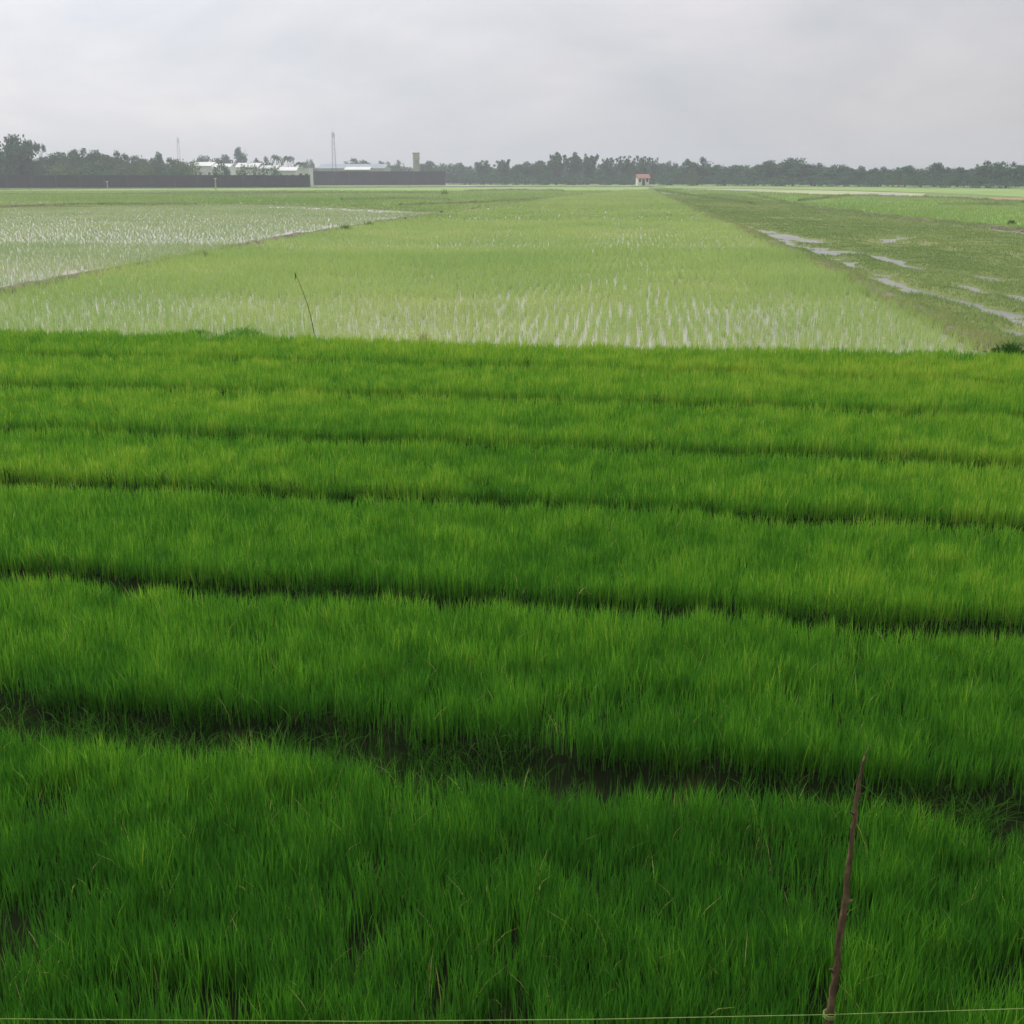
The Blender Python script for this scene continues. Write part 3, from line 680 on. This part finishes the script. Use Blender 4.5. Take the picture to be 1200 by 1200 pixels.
# ------------------------------------------------------------------ walls
def wall_run(px0, py0, Y0, px1, py1, Y1, hgt, label, bay=6.0):
    a = np.array(at(px0, py0, Y0)[:2]); b = np.array(at(px1, py1, Y1)[:2]); L = float(np.linalg.norm(b-a)); rz = math.atan2(b[1]-a[1], b[0]-a[0])
    t = empty('boundary_wall', (a[0], a[1], 0), rz, label, 'wall', 'dark walls on the left before the trees')
    nb = int(L/bay); bay = L/nb
    s = MB(); s.box(0, L, -.1, .1, -.05, hgt-.12); s.build('wall_panel', M['wall'], t)
    c = MB(); c.box(-.05, L+.05, -.17, .17, hgt-.118, hgt); c.build('coping', M['wall_cap'], t)
    step = max(1, nb//90)
    proto = MB().box(-.2, .2, -.2, .2, -.05, hgt+.1).mesh('pillar', M['wall_cap'])
    for i in range(0, nb+1, step):
        p = link('pillar', proto, t); p.location = (i*bay, 0, 0)
    return t
w1a = wall_run(-330, 222, 305, 363, 219, 345, 3.35, 'long dark boundary wall at the left, nearer and lower of the two')
w1b = wall_run(350, 217, 430, 521, 216, 455, 4.9, 'farther dark wall right of the white block, ending mid field')
def stake(px, py, hp, label):
    x_, y_ = g(px, py); hh_ = hp*y_/F*1.0
    t = empty('marker_post', (x_, y_, 0), 0, label, 'post', 'pale marker posts before the wall')
    MB().tube([(0,0,-.05),(.02,0,hh_*.6),(.04,0,hh_)], [.16,.15,.13], 8).build('post', M['cream'], t)
    MB().box(-.26, .34, -.12, .12, hh_, hh_+.16).build('cap', M['white'], t)
stake(126, 220.5, 7, 'pale marker post standing before the wall at left')
stake(253, 222.5, 12, 'taller pale marker post before the wall under the white roofs')
# ------------------------------------------------------------------ buildings
def house(name, px0, px1, ytop, ywall, Y, depth, label, cat, wallm='white', roofm='roof_white', nwin=4, flat=False, group=None, doors=1):
    X0 = at(px0, ytop, Y)[0]; X1 = at(px1, ytop, Y)[0]; zt = at(0, ytop, Y)[2]; zw = at(0, ywall, Y)[2]; W = X1-X0
    t = empty(name, ((X0+X1)/2, Y, 0), 0, label, cat, group)
    s = MB(); s.box(-W/2, W/2, 0, depth, 0, zw); 
    if not flat: s.quad((-W/2,0,zw),(-W/2,depth/2,zt-.15),(-W/2,depth,zw)); s.quad((W/2,0,zw),(W/2,depth,zw),(W/2,depth/2,zt-.15))
    s.build('wall', M[wallm], t)
    r = MB()
    if flat:
        r.box(-W/2-.15, W/2+.15, -.15, depth+.15, zw+.003, zt)
    else:
        o_ = .4; dz = (zt-zw)*o_/(depth/2)
        for sg in (0, 1):
            ye, ym = (-o_, depth/2) if sg == 0 else (depth+o_, depth/2)
            r.quad((-W/2-o_, ye, zw-dz), (W/2+o_, ye, zw-dz), (W/2+o_, ym, zt), (-W/2-o_, ym, zt))
            r.quad((-W/2-o_, ye, zw-dz+.14), (W/2+o_, ye, zw-dz+.14), (W/2+o_, ym, zt+.14), (-W/2-o_, ym, zt+.14))
            r.quad((-W/2-o_, ye, zw-dz), (W/2+o_, ye, zw-dz), (W/2+o_, ye, zw-dz+.14), (-W/2-o_, ye, zw-dz+.14))
            for q in (-1, 1):
                xx = q*(W/2+o_); r.quad((xx, ye, zw-dz), (xx, ym, zt), (xx, ym, zt+.14), (xx, ye, zw-dz+.14))
    r.build('roof', M[roofm], t)
    wz = zw*.5
    for i in range(nwin):
        wx = -W/2+W*(i+.5)/nwin
        if i == nwin//2 and doors:
            MB().box(wx-.5, wx+.5, -.05, .05, 0.02, 2.1).build('door', M['glass'], t); continue
        ww_ = min(.7, W/nwin*.25)
        fr = MB().box(wx-ww_-.08, wx+ww_+.08, -.06, .02, wz-.1, wz+1.2).build('window', M['cream'], t)
        MB().box(wx-ww_, wx+ww_, -.075, -.061, wz, wz+1.1).build('pane', M['glass'], fr)
    return t
G = 'white buildings behind the long wall'
house('white_building', 226, 247, 190, 194.5, 460, 12, 'leftmost low white building above the wall, under dark trees', 'building', group=G)
house('white_building', 249, 268, 192, 196, 455, 12, 'white building with low roof left of the lone round tree', 'building', group=G, nwin=3)
house('white_building', 276, 301, 191, 196, 450, 12, 'white building directly below the lone round tree', 'building', group=G, nwin=4)
house('white_building', 305, 323, 194, 197.5, 450, 12, 'white building seen low between the lone tree and the palms', 'building', group=G, nwin=3)
house('white_building', 326, 346, 196, 200, 420, 10, 'white building beneath the palm like trees, left of the block', 'building', group=G, nwin=3)
house('white_building', 349, 362, 196.5, 197.5, 400, 8, 'bright white flat roofed block at the end of the long wall', 'building', nwin=2, flat=True, doors=0)
house('warehouse', 372, 450, 192, 197.5, 560, 30, 'long grey blue roofed warehouse behind the farther dark wall', 'warehouse', 'cream', 'roof_grey', 8)
house('warehouse', 404, 432, 195.8, 199, 470, 14, 'small pale roofed shed just above the farther dark wall', 'shed', 'cream', 'roof_white', 4)
house('small_house', 748, 761, 204.5, 208.8, 418, 8, 'small white house with orange red roof before the feathery trees', 'house', 'white', 'roof_red', 3)
# water tower
Yw = 540; xw, _, zt = at(487.5, 179, Yw); pxm = Yw/F
t = empty('water_tower', (xw, Yw, 0), .2, 'pale square concrete water tower rising above the farther wall', 'tower')
s = MB()
for a, b_ in ((-1,-1),(1,-1),(1,1),(-1,1)): s.box(a*1.1-.2, a*1.1+.2, b_*1.1-.2, b_*1.1+.2, 0, zt-3.2)
for zc in (3, 6, zt-3.6): 
    s.box(-.89, .89, -1.25, -1.0, zc, zc+.35); s.box(-.89, .89, 1.0, 1.25, zc, zc+.35); s.box(-1.25, -1.0, -.89, .89, zc+.01, zc+.34); s.box(1.0, 1.25, -.89, .89, zc+.01, zc+.34)
s.box(-.8, .8, -.8, .8, 0, zt-3.25)
s.build('support_frame', M['cream'], t)
MB().box(-1.4, 1.4, -1.4, 1.4, zt-3.2, zt-.25).build('tank', M['cream'], t); MB().box(-1.55, 1.55, -1.55, 1.55, zt-.247, zt).build('tank_lid', M['wall_cap'], t)
# masts
def mast(px, top, Y, bw, tw, label, mem):
    x_, _, zt = at(px, top, Y); t = empty('lattice_mast', (x_, Y, 0), .35, label, 'mast', 'lattice masts on the horizon')
    leg = MB(); br = MB(); nz = int(zt/2.2)
    cor = lambda z, k: Vector(((bw+(tw-bw)*z/zt)*(1,1,-1,-1)[k]/2, (bw+(tw-bw)*z/zt)*(1,-1,-1,1)[k]/2, z))
    for k in range(4): MB().tube([cor(0,k), cor(zt,k)], mem, 6).build('leg', M['steel'], t)
    for i in range(nz):
        z0, z1 = zt*i/nz, zt*(i+1)/nz
        for k in range(4):
            br.tube([cor(z0,k), cor(z1,(k+1)%4)], mem*.55, 4); br.tube([cor(z1,k), cor(z1,(k+1)%4)], mem*.55, 4)
    br.build('bracing', M['steel'], t)
    for k in range(3):
        a = k*2.1; MB().box(-.15, .15, -.1, .1, -1, 1).build('antenna', M['white'], t).location = (math.cos(a)*(tw/2+.25), math.sin(a)*(tw/2+.25), zt-1.6)
    MB().tube([(0,0,zt-.3),(0,0,zt+1.6)], .05, 5).build('spike', M['steel'], t)
mast(390, 155, 560, 2.0, .8, 'tall dark lattice mast in the left centre skyline', .05)
mast(208, 162, 700, 2.0, .8, 'thin faint mast above the trees at left', .035)
# ------------------------------------------------------------------ haze
s = MB(); s.box(-1560, 1560, -340, 1560, -1.2, 34); hz = s.mesh('haze', M['white'])
m, nt, out = mat('haze_air'); pv_ = nt.nodes.new('ShaderNodeVolumePrincipled'); pv_.inputs['Density'].default_value = .00072
pv_.inputs['Color'].default_value = (.88,.93,.95,1); pv_.inputs['Anisotropy'].default_value = .2
nt.links.new(pv_.outputs[0], out.inputs['Volume']); hz.materials[0] = m
tag(link('haze', hz), 'thin pale moist air over the fields', 'haze', kind='stuff')
# ------------------------------------------------------------------ light
SUN_EL, SUN_AZ = math.radians(48), math.radians(-38)     # ahead and to the left of the view
W = bpy.data.worlds.new('World'); S.world = W; W.use_nodes = True; nt = W.node_tree
for n_ in list(nt.nodes): nt.nodes.remove(n_)
out = nt.nodes.new('ShaderNodeOutputWorld')
sky = nt.nodes.new('ShaderNodeTexSky'); sky.sky_type = 'NISHITA'; sky.sun_disc = False; sky.sun_elevation = SUN_EL; sky.sun_rotation = SUN_AZ; sky.dust_density = 3
bg = nt.nodes.new('ShaderNodeBackground'); bg.inputs[1].default_value = .06; nt.links.new(sky.outputs[0], bg.inputs[0])
tc = nt.nodes.new('ShaderNodeTexCoord')
def vm(op, *a):
    n_ = nt.nodes.new('ShaderNodeMath'); n_.operation = op
    for i, q in enumerate(a):
        if isinstance(q, (int, float)): n_.inputs[i].default_value = q
        else: nt.links.new(q, n_.inputs[i])
    return n_.outputs[0]
sep = nt.nodes.new('ShaderNodeSeparateXYZ'); nt.links.new(tc.outputs['Generated'], sep.inputs[0])
el = vm('MAXIMUM', sep.outputs['Z'], 0.0)
side = vm('MULTIPLY', sep.outputs['X'], -1)
mp = nt.nodes.new('ShaderNodeMapping'); mp.inputs['Scale'].default_value = (1, 1, 2.6); nt.links.new(tc.outputs['Generated'], mp.inputs[0])
nz1 = noise(nt, 3.4, 6, .55, mp.outputs[0], .4)
nz2 = noise(nt, 6.5, 4, .55, mp.outputs[0], .6)
# brightness of the cloud layer: overcast, brighter overhead, brighter around the hidden sun
sunv = (math.cos(SUN_EL)*math.sin(SUN_AZ), math.cos(SUN_EL)*math.cos(SUN_AZ), math.sin(SUN_EL))
dp = nt.nodes.new('ShaderNodeVectorMath'); dp.operation = 'DOT_PRODUCT'; nt.links.new(tc.outputs['Generated'], dp.inputs[0]); dp.inputs[1].default_value = sunv
glow = vm('POWER', vm('MAXIMUM', dp.outputs['Value'], 0.0), 5.0)
base = vm('ADD', .74, vm('MULTIPLY', vm('POWER', el, 1.6), 2.3))
base = vm('ADD', base, vm('MULTIPLY', glow, .55))
base = vm('ADD', base, vm('MULTIPLY', side, .33))
base = vm('MULTIPLY', base, vm('ADD', .62, vm('MULTIPLY', sep.outputs['Y'], .36)))
base = vm('MULTIPLY', base, vm('ADD', .63, vm('ADD', vm('MULTIPLY', nz1, .56), vm('MULTIPLY', nz2, .24))))
tint = ramp(nt, nz1, [(.38, (.90,.93,1.0)), (.60, (1.0,.965,1.0))])
bg2 = nt.nodes.new('ShaderNodeBackground'); nt.links.new(tint, bg2.inputs[0]); nt.links.new(base, bg2.inputs[1])
mx = nt.nodes.new('ShaderNodeMixShader'); mx.inputs[0].default_value = .9
nt.links.new(bg.outputs[0], mx.inputs[1]); nt.links.new(bg2.outputs[0], mx.inputs[2]); nt.links.new(mx.outputs[0], out.inputs[0])
sl = bpy.data.lights.new('sun', 'SUN'); sl.energy = 1.5; sl.angle = math.radians(24); sl.color = (1, .96, .9)
so = bpy.data.objects.new('sun', sl); COL.objects.link(so)
so.rotation_euler = Vector(sunv).to_track_quat('Z', 'Y').to_euler()
S.view_settings.view_transform = 'Standard'; S.view_settings.look = 'None'; S.view_settings.exposure = 0; S.view_settings.gamma = 1
S.cycles.volume_bounces = 0; S.cycles.max_bounces = 7; S.cycles.transmission_bounces = 4
